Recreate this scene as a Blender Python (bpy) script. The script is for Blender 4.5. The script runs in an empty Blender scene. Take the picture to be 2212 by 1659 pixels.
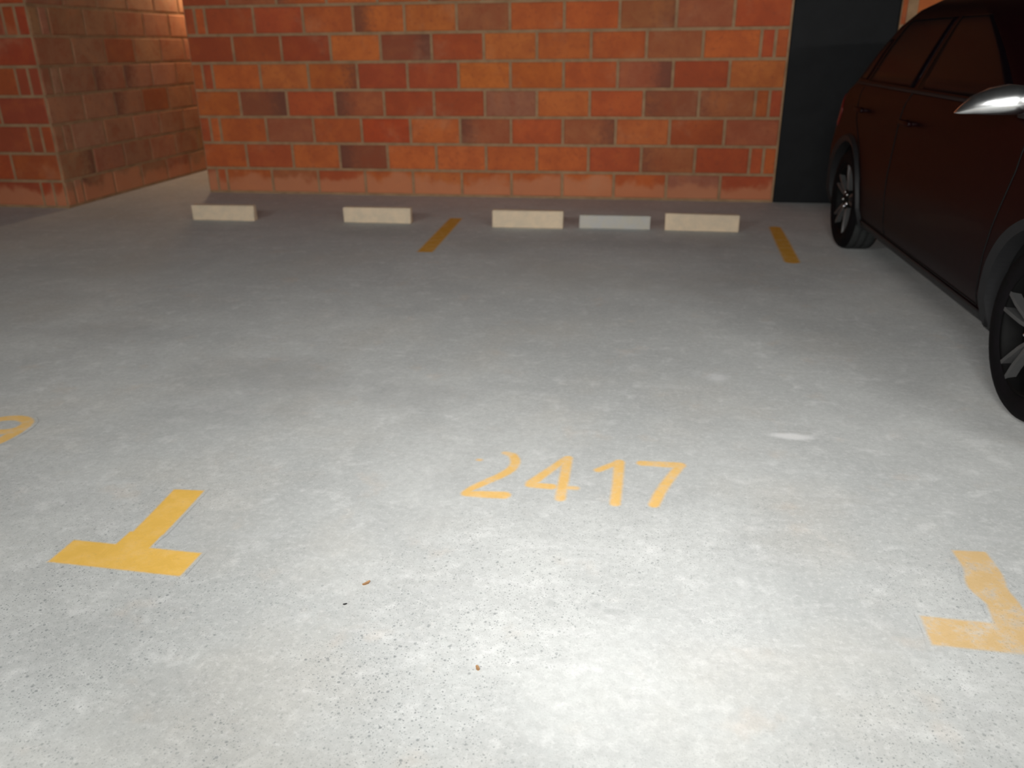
import bpy, bmesh, math, random
from mathutils import Vector, Matrix

scene = bpy.context.scene
COL = scene.collection
rng = random.Random(7)

# ------------------------------------------------------------------ camera
CAM_POS = Vector((1.4415, -7.2838, 1.2592))
PITCH, YAW, ROLL, FPX = 0.3927, -0.1676, 0.0110, 1766.8
fwd = Vector((math.sin(YAW)*math.cos(PITCH), math.cos(YAW)*math.cos(PITCH), -math.sin(PITCH)))
right0 = Vector((math.cos(YAW), -math.sin(YAW), 0))
down0 = fwd.cross(right0)
right = math.cos(ROLL)*right0 + math.sin(ROLL)*down0
down = -math.sin(ROLL)*right0 + math.cos(ROLL)*down0
cam_data = bpy.data.cameras.new('camera')
cam_data.sensor_width = 36.0
cam_data.lens = FPX/2212*36
cam_data.clip_start = 0.02
cam_data.dof.use_dof = True
cam_data.dof.focus_distance = 2.0
cam_data.dof.aperture_fstop = 3.2
cam = bpy.data.objects.new('camera', cam_data)
up = -down; back = -fwd
cam.matrix_world = Matrix(((right.x, up.x, back.x, CAM_POS.x),
                           (right.y, up.y, back.y, CAM_POS.y),
                           (right.z, up.z, back.z, CAM_POS.z),
                           (0, 0, 0, 1)))
COL.objects.link(cam)
scene.camera = cam

# ------------------------------------------------------------------ world, exposure, camera flash
world = bpy.data.worlds.new('world'); scene.world = world
world.use_nodes = True
world.node_tree.nodes['Background'].inputs[0].default_value = (0.02, 0.02, 0.022, 1)
world.node_tree.nodes['Background'].inputs[1].default_value = 0.2
vs = scene.view_settings
vs.view_transform = 'Standard'; vs.look = 'None'; vs.gamma = 1.0; vs.use_curve_mapping = False
vs.exposure = 0.0

FLASH_POWER = 350.0
fl = bpy.data.lights.new('camera_flash', 'SPOT')
fl.energy = FLASH_POWER
fl.color = (1.0, 0.985, 0.96)
fl.spot_size = math.radians(97)
fl.spot_blend = 1.0
fl.shadow_soft_size = 0.018
flo = bpy.data.objects.new('camera_flash', fl)
flo.location = CAM_POS - right*0.045 + up*0.045
aim = (fwd + right*(260/FPX) + down*((420-829.5)/FPX)).normalized()
flo.rotation_euler = aim.to_track_quat('-Z', 'Y').to_euler()
COL.objects.link(flo)

# ------------------------------------------------------------------ helpers
def link(o, parent=None):
    COL.objects.link(o)
    if parent is not None: o.parent = parent
    return o

def tag(o, label=None, cat=None, group=None, kind=None):
    if label: o['label'] = label
    if cat: o['category'] = cat
    if group: o['group'] = group
    if kind: o['kind'] = kind
    return o

def empty(name, loc=(0, 0, 0), rz=0.0):
    o = bpy.data.objects.new(name, None)
    o.location = loc; o.rotation_euler = (0, 0, rz); o.empty_display_size = 0.1
    return link(o)

def mesh_obj(name, verts, faces, mat, parent=None, smooth=False):
    me = bpy.data.meshes.new(name)
    me.from_pydata([tuple(v) for v in verts], [], faces)
    me.update()
    if smooth:
        for p in me.polygons: p.use_smooth = True
    me.materials.append(mat)
    return link(bpy.data.objects.new(name, me), parent)

def bm_obj(name, bm, mat, parent=None, smooth=False):
    bmesh.ops.recalc_face_normals(bm, faces=bm.faces)
    me = bpy.data.meshes.new(name); bm.to_mesh(me); bm.free()
    if smooth:
        for p in me.polygons: p.use_smooth = True
    me.materials.append(mat)
    return link(bpy.data.objects.new(name, me), parent)

def add_box(bm, x0, x1, y0, y1, z0, z1, bev=0.0):
    r = bmesh.ops.create_cube(bm, size=1.0)
    vs_ = r['verts']
    for v in vs_:
        v.co = Vector(((x0+x1)/2+v.co.x*(x1-x0), (y0+y1)/2+v.co.y*(y1-y0), (z0+z1)/2+v.co.z*(z1-z0)))
    if bev > 0:
        es = list({e for v in vs_ for e in v.link_edges})
        bmesh.ops.bevel(bm, geom=es, offset=bev, segments=2, affect='EDGES', profile=0.5)
    return bm

def new_mat(name):
    m = bpy.data.materials.new(name); m.use_nodes = True
    nt = m.node_tree; b = nt.nodes['Principled BSDF']
    return m, nt, b

class NT:
    """small node helper"""
    def __init__(s, nt): s.nt = nt
    def n(s, t, **k):
        o = s.nt.nodes.new(t)
        for a, v in k.items(): setattr(o, a, v)
        return o
    def l(s, a, b): s.nt.links.new(a, b)
    def val(s, inp, v):
        if hasattr(v, 'is_output') or isinstance(v, bpy.types.NodeSocket): s.l(v, inp)
        else: inp.default_value = v
    def math(s, op, a, b=0.0, c=None, clamp=False):
        o = s.n('ShaderNodeMath', operation=op); o.use_clamp = clamp
        s.val(o.inputs[0], a); s.val(o.inputs[1], b)
        if c is not None: s.val(o.inputs[2], c)
        return o.outputs[0]
    def ramp(s, v, a, b, lo=0.0, hi=1.0):
        o = s.n('ShaderNodeMapRange', interpolation_type='SMOOTHSTEP')
        s.val(o.inputs[0], v); o.inputs[1].default_value = a; o.inputs[2].default_value = b
        o.inputs[3].default_value = lo; o.inputs[4].default_value = hi
        return o.outputs[0]
    def noise(s, vec, scale, detail=3.0, rough=0.55, dist=0.0):
        o = s.n('ShaderNodeTexNoise'); s.l(vec, o.inputs['Vector'])
        o.inputs['Scale'].default_value = scale; o.inputs['Detail'].default_value = detail
        o.inputs['Roughness'].default_value = rough; o.inputs['Distortion'].default_value = dist
        return o.outputs['Fac']
    def mix(s, f, a, b, mode='MIX'):
        o = s.n('ShaderNodeMix', data_type='RGBA', blend_type=mode)
        s.val(o.inputs[0], f); s.val(o.inputs[6], a); s.val(o.inputs[7], b)
        return o.outputs[2]
    def pos(s): return s.n('ShaderNodeNewGeometry').outputs['Position']
    def obj(s): return s.n('ShaderNodeTexCoord').outputs['Object']
    def sep(s, v):
        o = s.n('ShaderNodeSeparateXYZ'); s.l(v, o.inputs[0]); return o.outputs
    def add(s, v, off):
        o = s.n('ShaderNodeVectorMath', operation='ADD'); s.l(v, o.inputs[0]); s.val(o.inputs[1], off); return o.outputs[0]
    def mul(s, v, k):
        o = s.n('ShaderNodeVectorMath', operation='MULTIPLY'); s.l(v, o.inputs[0]); o.inputs[1].default_value = k; return o.outputs[0]
    def bump(s, h, strength, dist, b):
        o = s.n('ShaderNodeBump'); o.inputs['Strength'].default_value = strength; o.inputs['Distance'].default_value = dist
        s.l(h, o.inputs['Height']); s.l(o.outputs[0], b.inputs['Normal'])

# ------------------------------------------------------------------ materials
def concrete_colour(N, p):
    xyz = N.sep(p)
    big = N.noise(p, 0.9, 4, 0.6, 0.4); mid = N.noise(N.add(p, (9, 3, 0)), 4.0, 5, 0.62, 0.3)
    fine = N.noise(p, 38, 4, 0.65); grain = N.noise(p, 210, 2, 0.6)
    c = N.mix(N.ramp(big, 0.32, 0.70), (0.474, 0.488, 0.486, 1), (0.576, 0.588, 0.580, 1))
    c = N.mix(N.math('MULTIPLY', N.ramp(mid, 0.38, 0.70), 0.45), c, (0.42, 0.43, 0.43, 1))
    c = N.mix(N.math('MULTIPLY', N.ramp(N.noise(N.add(p, (2, 7, 0)), 11, 5, 0.65, 0.3), 0.50, 0.75), 0.55), c, (0.72, 0.725, 0.72, 1))
    # brownish tint patches, rust and tyre dust
    tint = N.math('MULTIPLY', N.ramp(N.noise(N.add(p, (4, 4, 2)), 1.6, 4, 0.6), 0.48, 0.70), 0.28)
    c = N.mix(tint, c, (0.53, 0.495, 0.44, 1))
    pk = N.math('MULTIPLY', N.ramp(N.noise(N.add(p, (14, 1, 2)), 5.5, 3, 0.6), 0.58, 0.74), 0.22)
    c = N.mix(pk, c, (0.62, 0.50, 0.40, 1))
    # streaky sweeping marks left by turning tyres
    st = N.noise(N.mul(p, (0.9, 9.0, 1)), 1.7, 4, 0.6, 0.5)
    c = N.mix(N.math('MULTIPLY', N.ramp(st, 0.56, 0.74), 0.20), c, (0.74, 0.74, 0.75, 1))
    # mottling and grain
    c = N.mix(N.ramp(fine, 0.35, 0.72, 0.0, 0.26), c, (0.30, 0.305, 0.305, 1))
    c = N.mix(N.ramp(N.noise(N.add(p, (6, 2, 1)), 70, 4, 0.65), 0.48, 0.72, 0.0, 0.35), c, (0.72, 0.72, 0.71, 1))
    c = N.mix(N.ramp(grain, 0.52, 0.8, 0.0, 0.30), c, (0.24, 0.245, 0.245, 1))
    # exposed dark aggregate specks: two sizes, denser where the surface has worn
    wear = N.ramp(N.noise(N.add(p, (1, 5, 0)), 1.3, 3, 0.6), 0.38, 0.62, 0.08, 1.0)
    nearw = N.ramp(xyz[1], -4.7, -5.9, 0.12, 1.0)
    for sc, lo, hi, thr in ((62, 0.14, 0.30, 0.80), (120, 0.16, 0.32, 0.55), (230, 0.15, 0.35, 0.55)):
        v = N.n('ShaderNodeTexVoronoi'); N.l(p, v.inputs['Vector']); v.inputs['Scale'].default_value = sc
        rnd = N.sep(v.outputs['Color'])[0]
        dot = N.math('MULTIPLY', N.ramp(v.outputs['Distance'], hi, lo), N.math('GREATER_THAN', rnd, thr))
        dot = N.math('MULTIPLY', dot, N.math('MULTIPLY', N.math('MULTIPLY', wear, nearw), 0.65))
        c = N.mix(dot, c, (0.17, 0.185, 0.19, 1))
    # oil and tyre stains with their own places
    def stain(cx, cy, rx, ry, amt, colr, soft=0.5, ns=7):
        nonlocal c
        q = N.mul(N.add(p, (-cx, -cy, 0)), (1/rx, 1/ry, 0))
        ln = N.n('ShaderNodeVectorMath', operation='LENGTH'); N.l(q, ln.inputs[0])
        d = N.math('ADD', ln.outputs['Value'], N.math('MULTIPLY', N.math('SUBTRACT', N.noise(p, ns, 3), 0.5), 1.0))
        c = N.mix(N.ramp(d, 1.0+soft*0.3, 1.0-soft, 0.0, amt), c, colr)
    for s_ in STAINS: stain(*s_)
    return c, fine, grain

def mat_floor():
    m, nt, b = new_mat('floor_concrete'); N = NT(nt); p = N.pos()
    c, fine, grain = concrete_colour(N, p)
    N.l(c, b.inputs['Base Color'])
    b.inputs['Roughness'].default_value = 0.82
    b.inputs['Specular IOR Level'].default_value = 0.25
    h = N.math('ADD', N.math('MULTIPLY', fine, 0.5), N.math('MULTIPLY', grain, 0.5))
    N.bump(h, 0.25, 0.002, b)
    return m

DK = (0.27, 0.27, 0.275, 1)
STAINS = [
    (-0.05, -4.35, 0.50, 0.28, 0.36, DK, 1.0), (-0.15, -4.72, 0.36, 0.18, 0.28, DK, 1.0),
    (-1.05, -3.9, 0.42, 0.16, 0.30, DK, 1.0), (0.55, -4.45, 0.3, 0.2, 0.25, DK, 0.9),
    (1.256, -5.656, 0.018, 0.016, 0.45, (0.36, 0.37, 0.37, 1), 0.6, 40), (1.368, -5.645, 0.016, 0.014, 0.45, (0.36, 0.37, 0.37, 1), 0.6, 40),
    (1.408, -5.662, 0.030, 0.016, 0.5, (0.36, 0.37, 0.37, 1), 0.6, 40),
    (1.97, -4.62, 0.09, 0.03, 0.75, (0.80, 0.80, 0.80, 1), 0.7, 12), (1.75, -4.1, 0.05, 0.06, 0.5, (0.74, 0.74, 0.75, 1), 0.8, 14),
    (0.9, -2.6, 0.7, 0.45, 0.30, (0.42, 0.415, 0.39, 1), 0.9), (-1.5, -2.7, 0.9, 0.6, 0.25, (0.36, 0.375, 0.37, 1), 0.9),
    (1.7, -2.7, 0.5, 0.4, 0.25, DK, 0.9), (0.35, -1.9, 0.30, 0.3, 0.30, (0.30, 0.315, 0.31, 1), 0.9),
    (-0.6, -1.55, 0.5, 0.25, 0.30, (0.30, 0.315, 0.31, 1), 0.9), (1.3, -1.7, 0.8, 0.25, 0.25, DK, 0.9),
]

def mat_brick(name='brick_clay'):
    m, nt, b = new_mat(name); N = NT(nt); p = N.pos(); o = N.obj()
    oi = N.n('ShaderNodeObjectInfo')
    base = oi.outputs['Color']; alpha = oi.outputs['Alpha']; rnd = oi.outputs['Random']
    n1 = N.noise(p, 5.5, 4, 0.6, 0.3); n2 = N.noise(p, 26, 4, 0.65); n3 = N.noise(p, 130, 2, 0.6)
    c = N.mix(N.ramp(n1, 0.38, 0.68, 0, 0.40), base, (0.30, 0.062, 0.026, 1))
    c = N.mix(N.ramp(n1, 0.52, 0.30, 0, 0.20), c, (0.58, 0.16, 0.042, 1))
    # fire-flashed ends: the alpha channel says which end of the brick is dark
    lx = N.sep(o)[0]
    side = N.math('SUBTRACT', alpha, 0.5)
    g = N.math('ADD', N.math('MULTIPLY', N.math('MULTIPLY', lx, side), 9.0), N.math('MULTIPLY', N.math('SUBTRACT', n2, 0.5), 0.9))
    c = N.mix(N.ramp(g, 0.0, 0.75, 0, 0.75), c, (0.15, 0.062, 0.045, 1))
    c = N.mix(N.ramp(n2, 0.50, 0.75, 0, 0.32), c, (0.24, 0.06, 0.03, 1))
    c = N.mix(N.ramp(n3, 0.55, 0.8, 0, 0.35), c, (0.17, 0.05, 0.03, 1))
    # salts and mortar smears rising from the floor along the bottom course
    z = N.sep(p)[2]
    lim = N.math('ADD', N.math('MULTIPLY', N.math('SUBTRACT', N.noise(p, 3.3, 3, 0.6), 0.5), 0.42), 0.165)
    eff = N.ramp(N.math('SUBTRACT', lim, z), -0.035, 0.05, 0, 0.72)
    c = N.mix(eff, c, (0.56, 0.225, 0.115, 1))
    # thin pale mortar haze
    hz = N.math('MULTIPLY', N.ramp(N.noise(N.add(p, (3, 3, 8)), 2.6, 4, 0.62), 0.55, 0.75), 0.28)
    c = N.mix(hz, c, (0.52, 0.26, 0.15, 1))
    N.l(c, b.inputs['Base Color'])
    b.inputs['Roughness'].default_value = 0.85
    b.inputs['Specular IOR Level'].default_value = 0.2
    N.bump(N.math('ADD', n2, N.math('MULTIPLY', n3, 0.5)), 0.35, 0.004, b)
    return m

def mat_noisy(name, c1, c2, scale=12, rough=0.85, bump=0.2, bdist=0.003, spec=0.25):
    m, nt, b = new_mat(name); N = NT(nt); p = N.pos()
    a = N.noise(p, scale, 5, 0.62, 0.3); f = N.noise(p, scale*9, 3, 0.6)
    c = N.mix(N.ramp(a, 0.32, 0.70), c1, c2)
    c = N.mix(N.ramp(f, 0.5, 0.8, 0, 0.25), c, tuple(x*0.55 for x in c1[:3])+(1,))
    N.l(c, b.inputs['Base Color']); b.inputs['Roughness'].default_value = rough
    b.inputs['Specular IOR Level'].default_value = spec
    N.bump(f, bump, bdist, b)
    return m

def mat_paint(name, colr, worn, thin):
    """floor paint: 'cover' is the spray density stored on the mesh; wear lets the concrete through"""
    m, nt, b = new_mat(name); N = NT(nt); p = N.pos()
    at = N.n('ShaderNodeAttribute', attribute_name='cover')
    n1 = N.noise(p, 16, 4, 0.65, 0.4); n2 = N.noise(p, 90, 3, 0.6)
    cov = N.math('ADD', at.outputs['Fac'], N.math('MULTIPLY', N.math('SUBTRACT', n2, 0.5), 0.30))
    cov = N.math('MULTIPLY', cov, N.math('GREATER_THAN', at.outputs['Fac'], 0.01))
    a = N.ramp(cov, 0.16, 0.84)
    w = N.ramp(N.math('ADD', N.math('MULTIPLY', n1, 0.75), N.math('MULTIPLY', n2, 0.25)), 0.44, 0.66, 1.0, 1.0-worn)
    a = N.math('MULTIPLY', N.math('MULTIPLY', a, w), thin)
    c = N.mix(N.ramp(n1, 0.35, 0.7), colr, tuple(min(1, x*1.12) for x in colr[:3])+(1,))
    c = N.mix(N.ramp(n2, 0.55, 0.8, 0, 0.3), c, tuple(x*0.75 for x in colr[:3])+(1,))
    ground, fine, grain = concrete_colour(N, p)
    N.l(N.mix(a, ground, c), b.inputs['Base Color']); b.inputs['Roughness'].default_value = 0.82
    b.inputs['Specular IOR Level'].default_value = 0.25
    N.bump(N.math('ADD', N.math('MULTIPLY', fine, 0.5), N.math('MULTIPLY', grain, 0.5)), 0.25, 0.002, b)
    return m

def mat_simple(name, colr, rough=0.5, metal=0.0, coat=0.0, spec=0.5, emit=None, estr=0.0):
    m, nt, b = new_mat(name); N = NT(nt)
    n = N.noise(N.obj(), 30, 3, 0.6)
    c = N.mix(N.ramp(n, 0.3, 0.7), colr, tuple(x*0.88 for x in colr[:3])+(1,))
    N.l(c, b.inputs['Base Color'])
    b.inputs['Roughness'].default_value = rough; b.inputs['Metallic'].default_value = metal
    b.inputs['Coat Weight'].default_value = coat; b.inputs['Coat Roughness'].default_value = 0.04
    b.inputs['Specular IOR Level'].default_value = spec
    if emit:
        b.inputs['Emission Color'].default_value = emit; b.inputs['Emission Strength'].default_value = estr
    return m

M = dict(
    floor=mat_floor(), brick=mat_brick(),
    mortar=mat_noisy('mortar', (0.38, 0.235, 0.130, 1), (0.27, 0.165, 0.090, 1), 9),
    plain=mat_noisy('plain_concrete', (0.20, 0.195, 0.185, 1), (0.15, 0.147, 0.14, 1), 2.5),
    soffit=mat_noisy('low_bounce_soffit_concrete', (0.075, 0.077, 0.078, 1), (0.055, 0.057, 0.058, 1), 2.5),  # unseen ceiling, colour darkened to cut its bounced light
    column=mat_noisy('black_painted_concrete', (0.0085, 0.0092, 0.0105, 1), (0.006, 0.0066, 0.0075, 1), 5, 0.6, 0.15, 0.002, 0.15),
    stop_tan=mat_noisy('kerb_concrete_tan', (0.66, 0.52, 0.37, 1), (0.56, 0.46, 0.34, 1), 14, 0.9, 0.3),
    stop_grey=mat_noisy('kerb_concrete_grey', (0.45, 0.42, 0.36, 1), (0.42, 0.41, 0.40, 1), 14, 0.9, 0.3),
    paint=mat_paint('yellow_floor_paint', (0.76, 0.46, 0.095, 1), 0.10, 1.0),
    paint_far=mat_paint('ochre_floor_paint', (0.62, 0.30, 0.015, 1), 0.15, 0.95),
    paint_worn=mat_paint('worn_yellow_floor_paint', (0.66, 0.42, 0.15, 1), 0.62, 0.80),
    paint_spray=mat_paint('sprayed_yellow_paint', (0.80, 0.48, 0.12, 1), 0.35, 0.88),
    car=mat_simple('maroon_car_paint', (0.0068, 0.0006, 0.0013, 1), 0.42, 0.0, 0.02, 0.08),
    glass=mat_simple('dark_car_glass', (0.003, 0.0014, 0.0026, 1), 0.25, 0.0, 0.0, 0.05),
    trim=mat_simple('black_plastic', (0.010, 0.010, 0.011, 1), 0.6, 0, 0, 0.3),
    seam=mat_simple('panel_gap', (0.003, 0.003, 0.003, 1), 0.8, 0, 0, 0.2),
    rubber=mat_noisy('tyre_rubber', (0.0045, 0.0035, 0.0045, 1), (0.003, 0.003, 0.003, 1), 30, 0.8, 0.1, 0.001, 0.08),
    tread=mat_noisy('flash_lit_tread', (0.030, 0.032, 0.032, 1), (0.022, 0.023, 0.023, 1), 30, 0.9, 0.2, 0.002, 0.2),  # flash light falling on the tread is put into this lighter grey
    rim=mat_simple('gunmetal_rim', (0.004, 0.004, 0.004, 1), 0.6, 0.0, 0.0, 0.06),
    spoke=mat_simple('dark_alloy', (0.07, 0.07, 0.07, 1), 0.45, 0.3),
    chrome=mat_simple('bright_chrome', (0.85, 0.86, 0.87, 1), 0.22, 1.0),
    mirror=mat_simple('silver_mirror_cap', (0.86, 0.87, 0.88, 1), 0.24, 1.0, 0.0),
    red=mat_simple('red_lens', (0.10, 0.004, 0.004, 1), 0.15, 0, 0.3),
    lens=mat_simple('headlamp_lens', (0.35, 0.36, 0.37, 1), 0.08, 0.2, 0.5),
    leaf=mat_simple('dry_leaf', (0.30, 0.17, 0.08, 1), 0.8),
    lampbody=mat_simple('white_enamel', (0.7, 0.7, 0.68, 1), 0.4),
)

# ------------------------------------------------------------------ structure: floor, ceiling, outer walls
def struct(name, x0, x1, y0, y1, z0, z1, mat):
    bm = bmesh.new(); add_box(bm, x0, x1, y0, y1, z0, z1)
    return tag(bm_obj(name, bm, mat), kind='structure')

CEIL = 2.62
floor = struct('floor', -7.2, 8.2, -14.2, 4.6, -0.15, 0.0, M['floor'])
struct('ceiling', -7.2, 8.2, -14.2, 4.6, CEIL, CEIL+0.2, M['soffit'])
struct('wall_aisle', -7.2, 8.2, -14.2, -14.0, 0.0, CEIL, M['plain'])
struct('wall_right', 8.0, 8.2, -14.0, 4.6, 0.0, CEIL, M['plain'])
struct('wall_far_left', -7.2, -7.0, -14.0, -0.86, 0.0, CEIL, M['plain'])
struct('wall_passage_end', -3.46, -2.4, 4.4, 4.6, 0.0, CEIL, M['plain'])

# ------------------------------------------------------------------ brick walls
PXB, PZB = 0.45, 0.2275
JOINT = 0.024
PROUD = 0.007
_brick_mesh = {}
def brick_mesh(w, h):
    key = (round(w, 3), round(h, 3))
    if key in _brick_mesh: return _brick_mesh[key]
    d, c = 0.05, 0.006
    x, z = w/2, h/2
    v = [(-x, d, -z), (x, d, -z), (x, d, z), (-x, d, z),
         (-x, c, -z), (x, c, -z), (x, c, z), (-x, c, z),
         (-x+c, 0, -z+c), (x-c, 0, -z+c), (x-c, 0, z-c), (-x+c, 0, z-c)]
    f = [(8, 9, 10, 11)]
    for i in range(4):
        j = (i+1) % 4
        f.append((4+i, 4+j, 8+j, 8+i)); f.append((i, j, 4+j, 4+i))
    me = bpy.data.meshes.new('brick'); me.from_pydata(v, [], f); me.update(); me.materials.append(M['brick'])
    _brick_mesh[key] = me
    return me

PALETTE = [(0.44, 0.100, 0.032), (0.47, 0.112, 0.033), (0.50, 0.125, 0.036), (0.41, 0.082, 0.032),
           (0.46, 0.118, 0.030), (0.52, 0.140, 0.040), (0.38, 0.075, 0.030)]
DUSTY = [(0.36, 0.185, 0.105), (0.38, 0.20, 0.115), (0.34, 0.165, 0.095), (0.40, 0.215, 0.13)]
DARK = (0.25, 0.080, 0.040); DULL = (0.34, 0.112, 0.050); GREY = (0.31, 0.130, 0.080); REDK = (0.34, 0.065, 0.026)
REDDISH = [(0.36, 0.062, 0.026), (0.40, 0.078, 0.028), (0.33, 0.070, 0.034), (0.38, 0.095, 0.030)]  # left wall: dirt and corner shading both mixed into these darker reds
SPECIAL = {  # (course, left joint in brick pitches): colour, dark end (0 left, .5 none, 1 right)
    (7, -2.5): (None, 0.02), (7, -0.5): (DULL, 0.5), (7, 2.5): (DULL, 0.7), (7, 3.5): (DULL, 0.5),
    (6, -9): (REDK, 0.5), (6, -4): (REDK, 0.6), (6, -2): (DARK, 0.9), (6, 3): (DULL, 0.5), (6, 2): (None, 0.4),
    (5, 2.5): (DULL, 0.95), (5, -3.5): (None, 0.8), (5, -0.5): ((0.54, 0.145, 0.036), 0.5), (5, 3.5): (REDK, 0.5),
    (4, -5): (DARK, 0.95), (4, -3): (DULL, 0.05), (4, 0): (GREY, 0.55), (4, 3): (DARK, 0.3), (4, 4): (DULL, 0.3),
    (3, -4.5): (DULL, 0.5), (3, -0.5): (DULL, 0.15), (3, 1.5): (DULL, 0.8), (3, 4.5): (DULL, 0.5), (3, -2.5): ((0.42, 0.07, 0.025), 0.5),
    (2, -3): (DARK, 0.1), (2, 3): (DULL, 0.25),
    (1, -4.5): (DULL, 0.4), (1, 3.5): (GREY, 0.5), (1, -9): (DULL, 0.9),
}

def lay(parent, origin, ux, a0, a1, courses, odd_shift=0.5, closer_l=True, closer_r=True, seed=1, special=False, palette=None, gain=1.0):
    """courses of bricks on a vertical face; ux = unit vector along the face (left to right seen from the front),
    origin = point of the face where running coordinate is 0"""
    r = random.Random(seed)
    ang = math.atan2(ux[1], ux[0])
    for k in range(1, courses+1):
        sh = odd_shift if k % 2 else 0.0
        js = []
        i = math.floor(a0/PXB)-1
        while (i+sh)*PXB < a1+PXB:
            x = (i+sh)*PXB
            if a0+0.05 < x < a1-0.05: js.append(x)
            i += 1
        if closer_l and js and js[0]-a0 < 0.25: js = [a0+(js[0]-a0)*0.5] + js      # header and closer at the quoin
        elif closer_l and k % 2 and js and js[0]-a0 > 0.3 and False: pass
        if closer_r and js and a1-js[-1] < 0.25: js = js + [js[-1]+(a1-js[-1])*0.5]
        edges = [a0-JOINT*0.3] + js + [a1-0.004]
        z0 = (k-1)*PZB + (0.022 if k == 1 else JOINT/2)
        z1 = min(k*PZB - JOINT/2, CEIL-0.01)
        if z1-z0 < 0.04: continue
        for e0, e1 in zip(edges[:-1], edges[1:]):
            w = e1-e0-JOINT
            if w < 0.03: continue
            mid = (e0+e1)/2
            o = bpy.data.objects.new('brick', brick_mesh(w, z1-z0))
            off = r.uniform(-0.002, 0.002)
            nx, ny = ux[1], -ux[0]
            o.location = (origin[0]+ux[0]*mid+nx*(PROUD+off), origin[1]+ux[1]*mid+ny*(PROUD+off), (z0+z1)/2)
            o.rotation_euler = (0, r.uniform(-0.003, 0.003), ang)
            colr = r.choice(palette or PALETTE); al = 0.5
            if r.random() < 0.10: colr = DULL
            if r.random() < 0.10: al = r.choice((0.15, 0.85))
            if special:
                key = (k, round(e0/PXB*2)/2) if e0 > a0 else (k, -9)
                if k <= 7:
                    al = 0.5; colr = r.choice(PALETTE)
                    if key in SPECIAL:
                        sc_, al = SPECIAL[key]
                        if sc_: colr = sc_
            o.color = (*[x*gain*r.uniform(0.93, 1.07) for x in colr], al)
            link(o, parent)

NC = 11
wall_back = struct('wall_back', -2.667, 2.4717, 0.0, 0.20, 0.0, CEIL, M['mortar'])
lay(wall_back, (0, 0), (1, 0), -2.667, 2.4717, NC, seed=3, special=True, gain=1.10)
wall_behind_car = struct('wall_behind_car', 3.27, 8.0, 0.0, 0.20, 0.0, CEIL, M['mortar'])
lay(wall_behind_car, (0, 0), (1, 0), 3.27, 8.0, NC, seed=5, closer_r=False)
wall_left = struct('wall_left', -7.2, -3.48, -0.92, -0.72, 0.0, CEIL, M['mortar'])
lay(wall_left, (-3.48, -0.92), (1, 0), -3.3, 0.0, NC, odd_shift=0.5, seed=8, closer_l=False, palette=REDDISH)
wall_passage = struct('wall_passage', -3.70, -3.48, -0.72, 4.4, 0.0, CEIL, M['mortar'])
# the passage side face starts at the corner of the left wall and runs away from the camera
lay(wall_passage, (-3.48, -0.92), (0, 1), 0.0, 5.3, NC, odd_shift=0.5, seed=11, closer_r=False, palette=DUSTY)
wall_back_return = struct('wall_passage_right', -2.667, -2.45, 0.20, 4.4, 0.0, CEIL, M['mortar'])

# dark column between the brick panels
bm = bmesh.new(); add_box(bm, 2.4735, 3.268, 0.004, 0.45, 0.0, CEIL, 0.012)
column = bm_obj('concrete_column', bm, M['column'])
tag(column, 'flush black painted column between the brick wall and the maroon car', 'column')

# ------------------------------------------------------------------ unseen lamps: aisle tubes added for fill, warm passage lamp
def fill_ceiling_light(x, y, ln, colr, strength, label, rz=0.0):
    t = empty('fill_ceiling_light', (x, y, CEIL), rz); tag(t, label, 'added fill light')
    bm = bmesh.new(); add_box(bm, -ln/2, ln/2, -0.07, 0.07, -0.06, 0.0, 0.01); bm_obj('housing', bm, M['lampbody'], t)
    bm = bmesh.new()
    n = 10
    prev = None
    rows = []
    for i in range(n+1):
        a = math.pi*i/n
        rows.append((-0.05*math.cos(a), -0.06-0.035*math.sin(a)))
    vl = [[bm.verts.new((sx*(ln/2-0.03), y_, z_)) for sx in (-1, 1)] for y_, z_ in rows]
    for a, b_ in zip(vl[:-1], vl[1:]): bm.faces.new((a[0], a[1], b_[1], b_[0]))
    bm.faces.new([v[0] for v in vl]); bm.faces.new([v[1] for v in reversed(vl)])
    em = mat_simple('lit_diffuser', (0.8, 0.8, 0.8, 1), 0.6, emit=colr, estr=strength)
    bm_obj('diffuser', bm, em, t)
    return t
AISLE = 455.0  # strength of the out-of-view tubes added to fill the near floor
TUBE = (1.0, 0.995, 0.955, 1)
fill_ceiling_light(-1.9, -9.0, 1.5, TUBE, AISLE*0.72, 'unseen fill tube added on the aisle ceiling behind the left bay')
fill_ceiling_light(1.4, -9.2, 1.5, TUBE, AISLE, 'unseen fill tube added on the aisle ceiling behind the numbered bay')
fill_ceiling_light(5.2, -9.2, 1.5, TUBE, AISLE, 'unseen fill tube added on the aisle ceiling behind the car bay')
# warm round fitting on the side wall of the passage
t = empty('bulkhead_light', (-3.473, 1.62, 2.06)); tag(t, 'round warm wall lamp inside the passage left of the brick wall', 'wall light')
RY = Matrix.Rotation(math.pi/2, 4, 'Y')
bm = bmesh.new(); bmesh.ops.create_cone(bm, cap_ends=True, segments=24, radius1=0.12, radius2=0.12, depth=0.06, matrix=Matrix.Translation((0.03, 0, 0)) @ RY)
bm_obj('housing', bm, M['lampbody'], t)
bm = bmesh.new(); bmesh.ops.create_uvsphere(bm, u_segments=20, v_segments=12, radius=0.10, matrix=Matrix.Translation((0.13, 0, 0)))
bm_obj('diffuser', bm, mat_simple('warm_diffuser', (0.8, 0.8, 0.8, 1), 0.6, emit=(1.0, 0.70, 0.42, 1), estr=125.0), t, smooth=True)

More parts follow.
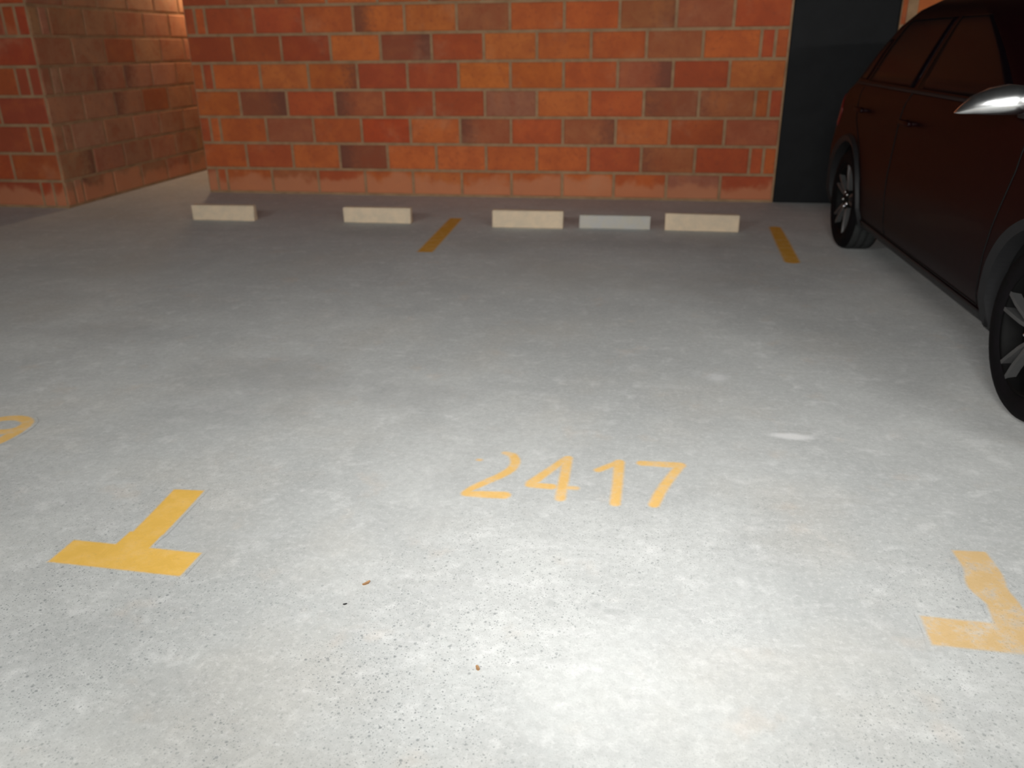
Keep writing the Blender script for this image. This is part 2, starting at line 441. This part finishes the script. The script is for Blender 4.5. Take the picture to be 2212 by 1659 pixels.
# ------------------------------------------------------------------ floor markings
def catmull(P, w, step=0.012):
    S = []
    for i in range(len(P)-1):
        n = max(1, int((P[i+1]-P[i]).length/step))
        for j in range(n):
            t = j/n
            if len(P) > 3:
                p0 = P[max(i-1, 0)]; p3 = P[min(i+2, len(P)-1)]
                q = 0.5*((2*P[i])+(P[i+1]-p0)*t+(2*p0-5*P[i]+4*P[i+1]-p3)*t*t+(-p0+3*P[i]-3*P[i+1]+p3)*t**3)
            else: q = P[i].lerp(P[i+1], t)
            S.append((q, w[i]*(1-t)+w[i+1]*t))
    S.append((P[-1], w[-1]))
    return S
def stroke_sd(S, cap, x, y):
    """signed distance from (x, y) to a stroke of varying width"""
    best = 9.0
    n = len(S)-1
    for i in range(n):
        (a, wa), (b_, wb) = S[i], S[i+1]
        dx, dy = b_.x-a.x, b_.y-a.y; L2 = dx*dx+dy*dy or 1e-9
        t = ((x-a.x)*dx+(y-a.y)*dy)/L2
        lo = -1e6 if (cap == 'flat' and i == 0) else 0.0
        hi = 1e6 if (cap == 'flat' and i == n-1) else 1.0
        tc = lo if t < lo else hi if t > hi else t
        tw = 0.0 if t < 0 else 1.0 if t > 1 else t
        d = math.hypot(x-a.x-dx*tc, y-a.y-dy*tc) - (wa+(wb-wa)*tw)/2
        if d < best: best = d
    if cap == 'flat':
        t0 = (S[1][0]-S[0][0]).normalized(); t1 = (S[-1][0]-S[-2][0]).normalized()
        best = max(best, -((x-S[0][0].x)*t0.x+(y-S[0][0].y)*t0.y), (x-S[-1][0].x)*t1.x+(y-S[-1][0].y)*t1.y)
    return best

PAINT_Z = 0.0012
S_ = 0.0105   # overspray width of the stencilled digits
def paint_mesh(name, strokes, mat, parent=None, org=(0, 0), seed=1, cell=0.0045):
    """strokes: (points, width, soft edge, cap, jitter, density); one film with the spray density on its points"""
    SS = []
    for (pts, width, soft, cap, jit, dens) in strokes:
        P = [Vector(q) for q in pts]
        w = list(width) if isinstance(width, (list, tuple)) else [width]*len(P)
        if soft == S_: w = [q*1.22 for q in w]
        SS.append((catmull(P, w), soft, cap, dens, max(w)))
    x0 = min(q.x-mw for S, so, c_, d_, mw in SS for q, _ in S)-0.01; x1 = max(q.x+mw for S, so, c_, d_, mw in SS for q, _ in S)+0.01
    y0 = min(q.y-mw for S, so, c_, d_, mw in SS for q, _ in S)-0.01; y1 = max(q.y+mw for S, so, c_, d_, mw in SS for q, _ in S)+0.01
    nx = int((x1-x0)/cell)+1; ny = int((y1-y0)/cell)+1
    A = {}
    for j in range(ny+1):
        y = y0+j*cell
        for i in range(nx+1):
            x = x0+i*cell; v = 0.0
            for S, soft, cap, dens, mw in SS:
                d = stroke_sd(S, cap, x, y)
                v = max(v, dens*min(1.0, max(0.0, 0.5-d/(2*soft))))
            A[(i, j)] = v
    idx = {}; V = []; F = []; C = []
    for j in range(ny):
        for i in range(nx):
            ks = ((i, j), (i+1, j), (i+1, j+1), (i, j+1))
            if max(A[k] for k in ks) <= 0.0: continue
            f = []
            for k in ks:
                if k not in idx:
                    idx[k] = len(V); V.append((x0+k[0]*cell-org[0], y0+k[1]*cell-org[1], PAINT_Z)); C.append(A[k])
                f.append(idx[k])
            F.append(tuple(f))
    o = mesh_obj(name, V, F, mat, parent)
    at = o.data.attributes.new('cover', 'FLOAT', 'POINT')
    at.data.foreach_set('value', C)
    if parent is None: o.location = (org[0], org[1], 0)
    return o

# near T marks
o = paint_mesh('bay_corner_mark', [
    ([(-0.088, -5.628), (0.05, -5.630), (0.18, -5.633), (0.298, -5.635)], 0.106, 0.008, 'flat', 0.0015, 1.0),
    ([(0.093, -5.59), (0.093, -5.512)], [0.104, 0.100], 0.007, 'flat', 0.001, 1.0),
    ([(0.099, -5.52), (0.094, -5.40), (0.087, -5.270)], [0.094, 0.096, 0.098], 0.008, 'flat', 0.0015, 1.0)],
    M['paint'], org=(0.1, -5.5), seed=2)
tag(o, 'bright yellow painted T left of the number on the concrete floor', 'floor marking')
o = paint_mesh('bay_corner_mark', [
    ([(2.124, -5.622), (2.25, -5.624), (2.40, -5.627), (2.53, -5.628)], 0.103, 0.009, 'flat', 0.004, 1.0),
    ([(2.326, -5.62), (2.335, -5.50), (2.322, -5.43), (2.334, -5.36), (2.330, -5.268)], [0.092, 0.078, 0.095, 0.088, 0.086], 0.009, 'flat', 0.004, 1.0)],
    M['paint_worn'], org=(2.33, -5.5), seed=3)
tag(o, 'worn pale yellow painted T right of the number on the floor', 'floor marking')
# far line marks
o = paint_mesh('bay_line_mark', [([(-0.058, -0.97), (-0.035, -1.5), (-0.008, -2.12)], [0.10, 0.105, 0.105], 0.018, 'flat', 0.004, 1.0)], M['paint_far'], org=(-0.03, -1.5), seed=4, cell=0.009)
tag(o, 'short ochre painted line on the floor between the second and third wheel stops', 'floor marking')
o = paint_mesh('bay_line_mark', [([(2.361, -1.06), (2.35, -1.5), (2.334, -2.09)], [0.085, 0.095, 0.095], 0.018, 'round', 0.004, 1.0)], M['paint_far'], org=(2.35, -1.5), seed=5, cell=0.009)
tag(o, 'short ochre painted line on the floor beside the rear wheel of the car', 'floor marking')

# bay number 2417
num = empty('bay_number', (1.25, -5.03, 0)); tag(num, 'number 2417 sprayed in yellow on the concrete floor', 'floor number')
OR = (1.25, -5.03)
paint_mesh('digit_two', [
    ([(1.009, -4.886), (1.036, -4.898), (1.053, -4.937), (1.053, -4.975), (1.044, -5.005), (1.022, -5.042), (0.996, -5.074), (0.971, -5.105), (0.949, -5.133), (0.934, -5.163)],
     [0.018, 0.026, 0.028, 0.028, 0.028, 0.027, 0.026, 0.026, 0.022, 0.020], S_, 'round', 0.001, 0.95),
    ([(0.938, -5.168), (0.983, -5.165), (1.054, -5.160)], [0.026, 0.034, 0.036], S_, 'round', 0.001, 0.9),
    ([(0.932, -4.947), (0.937, -4.947)], 0.018, 0.012, 'round', 0.0, 0.85)], M['paint_spray'], num, OR, 6)
paint_mesh('digit_four', [
    ([(1.216, -4.895), (1.125, -5.075)], [0.022, 0.030], S_, 'round', 0.001, 0.95),
    ([(1.124, -5.086), (1.19, -5.088)], 0.028, S_, 'round', 0.001, 0.95),
    ([(1.228, -5.088), (1.264, -5.086)], 0.022, S_, 'round', 0.001, 0.8),
    ([(1.221, -4.893), (1.223, -5.03), (1.224, -5.155)], 0.027, S_, 'round', 0.001, 0.95)], M['paint_spray'], num, OR, 7)
paint_mesh('digit_one', [
    ([(1.325, -4.961), (1.383, -4.902)], 0.024, S_, 'round', 0.001, 0.9),
    ([(1.389, -4.897), (1.390, -5.03), (1.388, -5.160)], [0.030, 0.027, 0.027], S_, 'round', 0.001, 0.95)], M['paint_spray'], num, OR, 8)
paint_mesh('digit_seven', [
    ([(1.461, -4.894), (1.582, -4.891)], [0.028, 0.034], S_, 'round', 0.001, 0.95),
    ([(1.582, -4.900), (1.547, -4.992), (1.519, -5.079), (1.502, -5.150)], [0.026, 0.027, 0.028, 0.028], S_, 'round', 0.001, 0.95)], M['paint_spray'], num, OR, 9)
# last digit of the neighbouring bay, cut by the left edge of the photo
loop = [(-0.828+0.076*math.cos(a), -4.928+0.060*math.sin(a)) for a in [i*math.pi/8+0.1 for i in range(17)]]
o = paint_mesh('bay_digit', [
    (loop, 0.036, S_, 'round', 0.001, 0.95),
    ([(-0.752, -4.93), (-0.748, -4.99), (-0.757, -5.06), (-0.79, -5.115), (-0.84, -5.13)], 0.042, S_, 'round', 0.001, 0.95)],
    M['paint_spray'], org=(-0.84, -4.98), seed=10)
tag(o, 'yellow looped digit on the floor at the left edge of the photo', 'floor number')

# ------------------------------------------------------------------ concrete wheel stops
def wheel_stop(x0, y0, x1, y1, h, mat, label, depth=0.07, seed=0):
    r = random.Random(seed)
    L = math.hypot(x1-x0, y1-y0); a = math.atan2(y1-y0, x1-x0)
    bm = bmesh.new(); add_box(bm, -L/2, L/2, 0, depth, 0, h, 0.007)
    for v in bm.verts:
        v.co += Vector((r.uniform(-.0025, .0025), r.uniform(-.0025, .0025), r.uniform(-.002, .002) if v.co.z > 0.02 else 0))
        if v.co.z > h*0.5: v.co.y = v.co.y + (0.006 if v.co.y < depth/2 else -0.006)
    o = bm_obj('wheel_stop', bm, mat)
    o.location = ((x0+x1)/2, (y0+y1)/2, 0.0); o.rotation_euler = (0, 0, a)
    return tag(o, label, 'wheel stop', 'concrete wheel stops in front of the brick wall')
wheel_stop(-2.131, -1.283, -1.616, -1.268, 0.120, M['stop_tan'], 'tan concrete wheel stop by the passage, leftmost of the five', seed=1)
wheel_stop(-0.890, -1.239, -0.354, -1.232, 0.117, M['stop_tan'], 'tan concrete wheel stop left of the ochre line, second from the left', seed=2)
wheel_stop(0.290, -1.293, 0.821, -1.284, 0.128, M['stop_tan'], 'tan concrete wheel stop left of the grey one, third from the left', seed=3)
wheel_stop(0.938, -1.249, 1.457, -1.244, 0.099, M['stop_grey'], 'low greyish concrete wheel stop between two taller tan ones', seed=4)
wheel_stop(1.558, -1.250, 2.082, -1.266, 0.121, M['stop_tan'], 'tan concrete wheel stop nearest the car, rightmost of the five', seed=5)

# ------------------------------------------------------------------ litter
def scrap(x, y, ln, wd, rz, label, mat, seed):
    r = random.Random(seed); V = []; F = []
    n = 5
    for i in range(n+1):
        t = i/n; hw = wd/2*math.sin(math.pi*(0.12+0.80*t))**0.7
        zz = 0.002+0.25*ln*(t-0.4)**2
        for s in (-1, 0, 1):
            V.append(((t-0.5)*ln, s*hw+r.uniform(-.1, .1)*wd, zz+(0.0 if s == 0 else 0.12*wd)))
    top = len(V)
    V += [(a, b_, c+0.0012) for a, b_, c in V]
    for i in range(n):
        for j in range(2):
            a = i*3+j
            F.append((a, a+3, a+4, a+1)); F.append((top+a, top+a+1, top+a+4, top+a+3))
    for i in range(n):
        F.append((i*3, top+i*3, top+i*3+3, i*3+3)); F.append((i*3+2, i*3+5, top+i*3+5, top+i*3+2))
    F.append((0, 1, top+1, top)); F.append((1, 2, top+2, top+1)); e = n*3
    F.append((e, top+e, top+e+1, e+1)); F.append((e+1, top+e+1, top+e+2, e+2))
    o = mesh_obj('leaf_scrap', V, F, mat); o.location = (x, y, 0); o.rotation_euler = (0, 0, rz)
    return tag(o, label, 'leaf')
scrap(0.785, -5.647, 0.022, 0.010, 0.9, 'small brown curled leaf scrap on the floor near the yellow T', M['leaf'], 1)
scrap(1.125, -5.904, 0.016, 0.008, 2.0, 'tiny tan leaf scrap on the pale floor close to the camera', M['leaf'], 2)
scrap(0.760, -5.735, 0.010, 0.004, 0.3, 'tiny dark scrap on the floor between the leaf and the camera', M['trim'], 3)

# ------------------------------------------------------------------ the car
CAR = empty('car', (3.545, -1.62, 0), -math.pi/2 + 0.030)
tag(CAR, 'dark maroon hatchback backed into the bay on the right', 'car')
WB = 2.70; RT = 0.315
PROF = [  # z, rear x, front x, half width, rear corner, front corner
    (0.190, -0.52, 3.30, 0.790, .20, .30), (0.225, -0.60, 3.42, 0.835, .22, .34), (0.33, -0.655, 3.49, 0.868, .24, .38),
    (0.48, -0.670, 3.50, 0.882, .25, .42), (0.60, -0.665, 3.48, 0.884, .25, .45), (0.70, -0.640, 3.43, 0.878, .25, .48),
    (0.80, -0.610, 3.34, 0.872, .25, .50), (0.88, -0.585, 3.15, 0.866, .25, .50), (0.93, -0.560, 2.98, 0.858, .25, .50),
    (0.97, -0.530, 2.78, 0.846, .25, .50), (1.00, -0.500, 2.56, 0.828, .26, .46), (1.05, -0.470, 2.43, 0.806, .27, .40),
    (1.20, -0.375, 2.06, 0.742, .28, .36), (1.34, -0.235, 1.68, 0.675, .28, .34), (1.42, -0.10, 1.40, 0.620, .28, .32),
    (1.47, 0.05, 1.16, 0.550, .26, .30), (1.50, 0.22, 0.95, 0.440, .24, .26), (1.515, 0.45, 0.80, 0.25, .12, .12)]
def prof(z):
    if z <= PROF[0][0]: return PROF[0][1:]
    for a, b_ in zip(PROF[:-1], PROF[1:]):
        if z <= b_[0]:
            t = (z-a[0])/(b_[0]-a[0]); return tuple(a[i]*(1-t)+b_[i]*t for i in range(1, 6))
    return PROF[-1][1:]
NS, NCN, NE = 110, 9, 8
def ring(z, grow=0.0):
    xr, xf, w, cr, cf = prof(z)
    xr -= grow; xf += grow; w += grow
    cyr, cyf = min(cr, w*0.6), min(cf*0.8, w*0.6)
    R_ = []
    for i in range(NS): # right side (y negative) from rear to front
        t = i/(NS-1); R_.append((xr+cr+(xf-cf-xr-cr)*t, -w))
    for i in range(1, NCN+1):
        a = math.pi/2*i/NCN; R_.append((xf-cf+cf*math.sin(a)*(1-0.0), -w+cyf*(1-math.cos(a))))
    for i in range(1, NE):
        t = i/NE; y = -(w-cyf)+2*(w-cyf)*t; R_.append((xf+0.07*(1-(2*t-1)**2), y))
    half = [(x, -y) for x, y in reversed(R_[:NS+NCN])]
    R_ += half
    Q = []
    for i in range(1, NCN+1):
        a = math.pi/2*i/NCN; Q.append((xr+cr-cr*math.sin(a), w-cyr*(1-math.cos(a))))
    R_ += Q
    for i in range(1, NE):
        t = i/NE; y = (w-cyr)-2*(w-cyr)*t; R_.append((xr-0.05*(1-(2*t-1)**2), y))
    R_ += [(x, -y) for x, y in reversed(Q)]
    return R_
ZL = []
for a, b_ in zip(PROF[:-1], PROF[1:]):
    n = max(1, int(round((b_[0]-a[0])/0.035)))
    ZL += [a[0]+(b_[0]-a[0])*i/n for i in range(n)]
ZL.append(PROF[-1][0])
V = []; F = []
NR = len(ring(0.5))
for z in ZL:
    for x, y in ring(z): V.append([x, y, z])
AR = 0.372
def arch_d(v): return [math.hypot(v[0]-cx, v[2]-RT) for cx in (0.0, WB)]
for v in V:     # snap the panel edge onto the wheel-arch circle
    if abs(v[1]) > 0.55:
        for cx in (0.0, WB):
            d = math.hypot(v[0]-cx, v[2]-RT)
            if AR-0.042 < d < AR+0.02 and d > 1e-4:
                v[0] = cx+(v[0]-cx)*AR/d; v[2] = RT+(v[2]-RT)*AR/d
for k in range(len(ZL)-1):
    for i in range(NR):
        j = (i+1) % NR
        q = (k*NR+i, k*NR+j, (k+1)*NR+j, (k+1)*NR+i)
        c = [sum(V[a][t] for a in q)/4 for t in range(3)]
        if abs(c[1]) > 0.55 and min(arch_d(c)) < AR-0.004: continue
        F.append(q)
F.append(tuple((len(ZL)-1)*NR+i for i in range(NR)))
F.append(tuple(reversed([i for i in range(NR)])))
body = mesh_obj('body', V, F, M['car'], CAR, smooth=True)

def side_y(x, z, off=0.0):
    xr, xf, w, cr, cf = prof(z)
    w += off
    if x < xr+cr:
        s = max(-1, min(1, (xr+cr-x)/cr)); cy = min(cr, w*0.6); return w-cy*(1-math.sqrt(max(0, 1-s*s)))
    if x > xf-cf:
        s = max(-1, min(1, (x-xf+cf)/cf)); cy = min(cf*0.8, w*0.6); return w-cy*(1-math.sqrt(max(0, 1-s*s)))
    return w
def side_patch(name, outline, mat, parent, sgn, off=0.004, nz=8, nx=12, thick=0.006):
    """outline: list of (z, x0, x1) rows; a curved panel with thickness lying on the body side"""
    V = []; F = []
    rows = []
    for k in range(nz+1):
        t = k/nz*(len(outline)-1); i = min(int(t), len(outline)-2); u = t-i
        z, a, b_ = [outline[i][q]*(1-u)+outline[i+1][q]*u for q in range(3)]
        rows.append((z, a, b_))
    for lay_ in (off, off-thick):
        for z, a, b_ in rows:
            for i in range(nx+1):
                x = a+(b_-a)*i/nx; V.append((x, sgn*side_y(x, z, lay_), z))
    st = nx+1; n1 = st*(nz+1)
    for k in range(nz):
        for i in range(nx):
            a = k*st+i; F.append((a, a+1, a+st+1, a+st))
    for i in range(nx):
        F.append((i, n1+i, n1+i+1, i+1)); a = nz*st+i; F.append((a, a+1, n1+a+1, n1+a))
    for k in range(nz):
        a = k*st; F.append((a, a+st, n1+a+st, n1+a)); a = k*st+nx; F.append((a, n1+a, n1+a+st, a+st))
    o = mesh_obj(name, V, F, mat, parent, smooth=False)
    bm = bmesh.new(); bm.from_mesh(o.data); bmesh.ops.recalc_face_normals(bm, faces=bm.faces); bm.to_mesh(o.data); bm.free()
    for p_ in o.data.polygons: p_.use_smooth = True
    return o
def side_line(name, pts, width, mat, parent, sgn, off=0.0025):
    """thin strip along a path (x, z) on the body side"""
    P = []
    for (x0, z0), (x1, z1) in zip(pts[:-1], pts[1:]):
        n = max(1, int(math.hypot(x1-x0, z1-z0)/0.03))
        P += [(x0+(x1-x0)*i/n, z0+(z1-z0)*i/n) for i in range(n)]
    P.append(pts[-1])
    V = []; F = []
    for i, (x, z) in enumerate(P):
        a = P[max(i-1, 0)]; b_ = P[min(i+1, len(P)-1)]
        dx, dz = b_[0]-a[0], b_[1]-a[1]; L = math.hypot(dx, dz) or 1
        nx, nz = -dz/L*width/2, dx/L*width/2
        for s in (-1, 1):
            for o_ in (off, -0.003):
                X, Z = x+s*nx, z+s*nz
                V.append((X, sgn*side_y(X, Z, o_), Z))
    for i in range(len(P)-1):
        a = i*4
        F += [(a, a+2, a+6, a+4), (a, a+4, a+5, a+1), (a+2, a+3, a+7, a+6)]
    return mesh_obj(name, V, F, mat, parent, smooth=True)

for sgn in (-1, 1):
    side_patch('side_window', [(1.035, 0.93, 2.10), (1.20, 0.93, 1.74), (1.34, 0.93, 1.37), (1.37, 0.93, 1.28)], M['glass'], CAR, sgn)
    side_patch('side_window', [(1.035, 0.00, 0.87), (1.20, 0.04, 0.87), (1.34, 0.12, 0.87), (1.37, 0.16, 0.87)], M['glass'], CAR, sgn)
    side_patch('quarter_window', [(1.04, -0.20, -0.05), (1.18, -0.12, -0.01), (1.27, -0.03, 0.03)], M['glass'], CAR, sgn, nx=5)
    # front door with its gaps and handle, rear door likewise
    side_line('door_gap', [(2.36, 0.95), (2.35, 0.82), (2.30, 0.67), (2.255, 0.50), (2.22, 0.28)], 0.007, M['seam'], CAR, sgn)
    side_line('door_gap', [(0.90, 1.02), (0.90, 0.60), (0.91, 0.28)], 0.007, M['seam'], CAR, sgn)
    side_line('door_gap', [(-0.02, 1.00), (0.06, 0.82), (0.24, 0.68), (0.38, 0.50), (0.42, 0.28)], 0.007, M['seam'], CAR, sgn)
    side_line('door_gap', [(0.42, 0.275), (1.2, 0.272), (2.22, 0.275)], 0.007, M['seam'], CAR, sgn)
    side_patch('sill_trim', [(0.195, 0.40, 2.30), (0.225, 0.38, 2.32), (0.262, 0.38, 2.32)], M['trim'], CAR, sgn, off=0.008, nz=5, nx=20)
    side_line('belt_trim', [(-0.22, 1.018), (0.9, 1.018), (2.18, 1.018)], 0.014, M['trim'], CAR, sgn, off=0.006)
    side_patch('tail_light', [(0.74, -0.56, -0.36), (0.84, -0.56, -0.32), (0.94, -0.53, -0.36)], M['red'], CAR, sgn, nx=8)
    side_patch('headlight', [(0.68, 3.08, 3.38), (0.76, 2.98, 3.34), (0.82, 2.92, 3.26)], M['lens'], CAR, sgn, off=0.016, nx=14, thick=0.02)
    for hx in (1.02, 0.12):
        bm = bmesh.new(); add_box(bm, hx, hx+0.17, -0.012, 0.012, -0.012, 0.012, 0.006)
        for px_ in (hx+0.012, hx+0.158):
            add_box(bm, px_-0.01, px_+0.01, -0.045, 0.0, -0.009, 0.009, 0.003)
        if sgn < 0: bmesh.ops.transform(bm, matrix=Matrix.Diagonal((1, -1, 1, 1)), verts=bm.verts)
        hd = bm_obj('door_handle', bm, M['car'], CAR, smooth=True); hd.location = (0, sgn*(side_y(hx+0.1, 0.88)+0.035), 0.88)
    # wheel arch lips
    for cx in (0.0, WB):
        V = []; F = []
        A0 = -0.30; A1 = math.pi+0.30; n = 56
        for i in range(n+1):
            a = A0+(A1-A0)*i/n
            for rr, oo in ((AR-0.012, -0.05), (AR-0.010, 0.010), (AR+0.026, 0.022), (AR+0.038, -0.006)):
                x = cx+rr*math.cos(a); z = RT+rr*math.sin(a)
                V.append((x, sgn*(side_y(x, max(z, 0.20))+oo), z))
        for i in range(n):
            for j in range(3):
                a = i*4+j; F.append((a, a+1, a+5, a+4))
        arch = mesh_obj('wheel_arch_trim', V, F, M['trim'], CAR)
        # dark inner arch liner
        V = []; F = []
        for i in range(n+1):
            a = -0.25+(math.pi+0.5)*i/n
            for yy in (0.86, 0.58):
                V.append((cx+(AR+0.002)*math.cos(a), sgn*yy, RT+(AR+0.002)*math.sin(a)))
        for i in range(n): a = i*2; F.append((a, a+1, a+3, a+2))
        c0 = len(V); V.append((cx, sgn*0.58, RT))
        for i in range(n): F.append((i*2+1, c0, i*2+3))
        mesh_obj('arch_liner', V, F, M['seam'], CAR)

# windscreen and rear screen as curved panels on the ends
def end_patch(name, z0, z1, front, mat, frac=0.80):
    V = []; F = []; nz, ny = 8, 14
    for off in (0.005, -0.002):
        for k in range(nz+1):
            z = z0+(z1-z0)*k/nz
            xr, xf, w, cr, cf = prof(z); cy = min((cf*0.8 if front else cr), w*0.6)
            for i in range(ny+1):
                t = i/ny*2-1; y = t*w*frac
                e = w-cy
                if abs(y) < e:
                    bow = (0.07 if front else 0.05)*(1-(y/e)**2); x = (xf+bow) if front else (xr-bow)
                else:
                    s = min(1, (abs(y)-e)/cy); c_ = cf if front else cr; dx = c_*(1-math.sqrt(1-s*s)); x = xf-dx if front else xr+dx
                V.append((x+(off if front else -off), y, z+off*0.7))
    st = ny+1; n1 = st*(nz+1)
    for k in range(nz):
        for i in range(ny):
            a = k*st+i; F.append((a, a+1, a+st+1, a+st)); F.append((n1+a, n1+a+st, n1+a+st+1, n1+a+1))
    mesh_obj(name, V, F, mat, CAR, smooth=True)
end_patch('windscreen', 1.03, 1.40, True, M['glass'])
end_patch('rear_window', 1.03, 1.38, False, M['glass'])
bm = bmesh.new(); add_box(bm, 3.48, 3.56, -0.55, 0.55, 0.30, 0.44, 0.02); bm_obj('front_grille', bm, M['trim'], CAR)
bm = bmesh.new(); add_box(bm, -0.74, -0.66, -0.62, 0.62, 0.30, 0.40, 0.02); bm_obj('rear_bumper_trim', bm, M['trim'], CAR)

# door mirrors
def door_mirror(sgn):
    mx = 2.235
    # housing: a lofted pod, pointed at the outer tip and blunt near the door
    secs = [(0.00, 0.048, 0.060, 0.000), (0.015, 0.062, 0.074, 0.002), (0.06, 0.066, 0.078, 0.002), (0.12, 0.058, 0.066, -0.004), (0.17, 0.040, 0.046, -0.014), (0.205, 0.018, 0.022, -0.028), (0.222, 0.003, 0.003, -0.034)]
    V = []; F = []; n = 18
    for d, hz, hx, dz in secs:
        for i in range(n):
            a = 2*math.pi*i/n
            ca, sa = math.cos(a), math.sin(a)
            flat = 0.62 if sa < 0 else 1.0
            V.append((hx*math.copysign(abs(ca)**0.75, ca)-d*0.25, sgn*d, dz+hz*flat*math.copysign(abs(sa)**0.8, sa)))
    for k in range(len(secs)-1):
        for i in range(n):
            j = (i+1) % n; F.append((k*n+i, k*n+j, (k+1)*n+j, (k+1)*n+i))
    F.append(tuple(range(n))); F.append(tuple(reversed(range((len(secs)-1)*n, len(secs)*n))))
    o = mesh_obj('mirror', V, F, M['mirror'], CAR, smooth=True)
    bm = bmesh.new(); bm.from_mesh(o.data); bmesh.ops.recalc_face_normals(bm, faces=bm.faces); bm.to_mesh(o.data); bm.free()
    for p_ in o.data.polygons: p_.use_smooth = len(p_.vertices) == 4
    o.location = (mx, sgn*(side_y(1.7, 1.03)+0.022), 1.043)
    o['label'] = 'bright silver mirror housing'
    bm = bmesh.new(); add_box(bm, -0.035, 0.035, -0.10, 0.01, -0.052, -0.022, 0.008)
    if sgn < 0: bmesh.ops.transform(bm, matrix=Matrix.Diagonal((1, -1, 1, 1)), verts=bm.verts)
    bm_obj('mirror_stalk', bm, M['trim'], o)
    bm = bmesh.new(); add_box(bm, -0.089, -0.083, 0.015, 0.120, -0.025, 0.028, 0.002)
    if sgn < 0: bmesh.ops.transform(bm, matrix=Matrix.Diagonal((1, -1, 1, 1)), verts=bm.verts)
    bm_obj('mirror_glass', bm, M['chrome'], o)
for sgn in (-1, 1): door_mirror(sgn)

# wheels
def lathe(prof_, n=48):
    V = []; F = []
    for i in range(n):
        a = 2*math.pi*i/n
        for r_, y in prof_: V.append((r_*math.cos(a), y, r_*math.sin(a)))
    m_ = len(prof_)
    for i in range(n):
        j = (i+1) % n
        for k in range(m_-1): F.append((i*m_+k, i*m_+k+1, j*m_+k+1, j*m_+k))
    return V, F
def spoke_mesh(bm, a0):
    """a split spoke: two thin bars that leave the hub together and spread to the rim"""
    for s in (-1, 1):
        pts = [(0.055, s*0.006), (0.10, s*0.016), (0.16, s*0.024), (0.215, s*0.034)]
        loops = []
        for r_, t_ in pts:
            x = r_; yy = -0.012-0.020*math.sin(min(1, (r_-0.05)/0.17)*math.pi*0.5)
            hw = 0.0075
            loops.append([(x, yy, t_-hw), (x, yy, t_+hw), (x, yy+0.03, t_+hw*1.4), (x, yy+0.03, t_-hw*1.4)])
        ca, sa = math.cos(a0), math.sin(a0)
        vv = [[bm.verts.new((x*ca-z*sa, y, x*sa+z*ca)) for x, y, z in lp] for lp in loops]
        for A, B in zip(vv[:-1], vv[1:]):
            for i in range(4): bm.faces.new((A[i], A[(i+1) % 4], B[(i+1) % 4], B[i]))
        bm.faces.new(vv[0]); bm.faces.new(list(reversed(vv[-1])))
def wheel(cx, sgn, spin):
    # local y points inward (outer face at y = 0 side negative)
    sw = [(0.222, 0.010), (0.232, -0.002), (0.262, -0.008), (0.288, -0.004), (0.303, 0.010), (0.311, 0.026)]
    V, F = lathe(sw)
    ty = mesh_obj('tyre', V, F, M['rubber'], CAR, smooth=True)
    tr = [(0.311, 0.026), (RT, 0.045), (RT, 0.070), (RT-0.006, 0.072), (RT-0.006, 0.080), (RT, 0.082), (RT, 0.115), (RT-0.006, 0.117), (RT-0.006, 0.125), (RT, 0.127), (RT, 0.155), (0.311, 0.175), (0.28, 0.19), (0.222, 0.19)]
    V, F = lathe(tr); mesh_obj('tread', V, F, M['tread'], ty, smooth=True)
    V, F = lathe([(0.222, 0.012), (0.218, 0.004), (0.212, 0.010), (0.204, 0.030), (0.198, 0.09), (0.198, 0.18)]); mesh_obj('rim', V, F, M['rim'], ty, smooth=True)
    V, F = lathe([(0.0, 0.075), (0.199, 0.075)]); mesh_obj('brake_disc', V, F, M['rim'], ty, smooth=True)
    for k in range(5):
        bm = bmesh.new(); spoke_mesh(bm, spin+2*math.pi*k/5)
        for v in bm.verts: v.co.y += 0.035
        bm_obj('spoke', bm, M['spoke'], ty)
    V, F = lathe([(0.0, 0.010), (0.026, 0.011), (0.030, 0.016), (0.062, 0.020), (0.066, 0.030), (0.066, 0.07)], 32); mesh_obj('hub_cap', V, F, M['rim'], ty, smooth=True)
    for k in range(5):
        a = spin+0.63+2*math.pi*k/5
        bm = bmesh.new(); bmesh.ops.create_uvsphere(bm, u_segments=10, v_segments=6, radius=0.0085, matrix=Matrix.Translation((0.047*math.cos(a), 0.016, 0.047*math.sin(a))))
        bm_obj('wheel_bolt', bm, M['chrome'], ty, smooth=True)
    ty.location = (cx, sgn*0.868, RT)
    if sgn > 0: ty.rotation_euler = (0, 0, math.pi)
for cx, sp in ((0.0, 0.15), (WB, 0.35)):
    for sgn in (-1, 1): wheel(cx, sgn, sp)
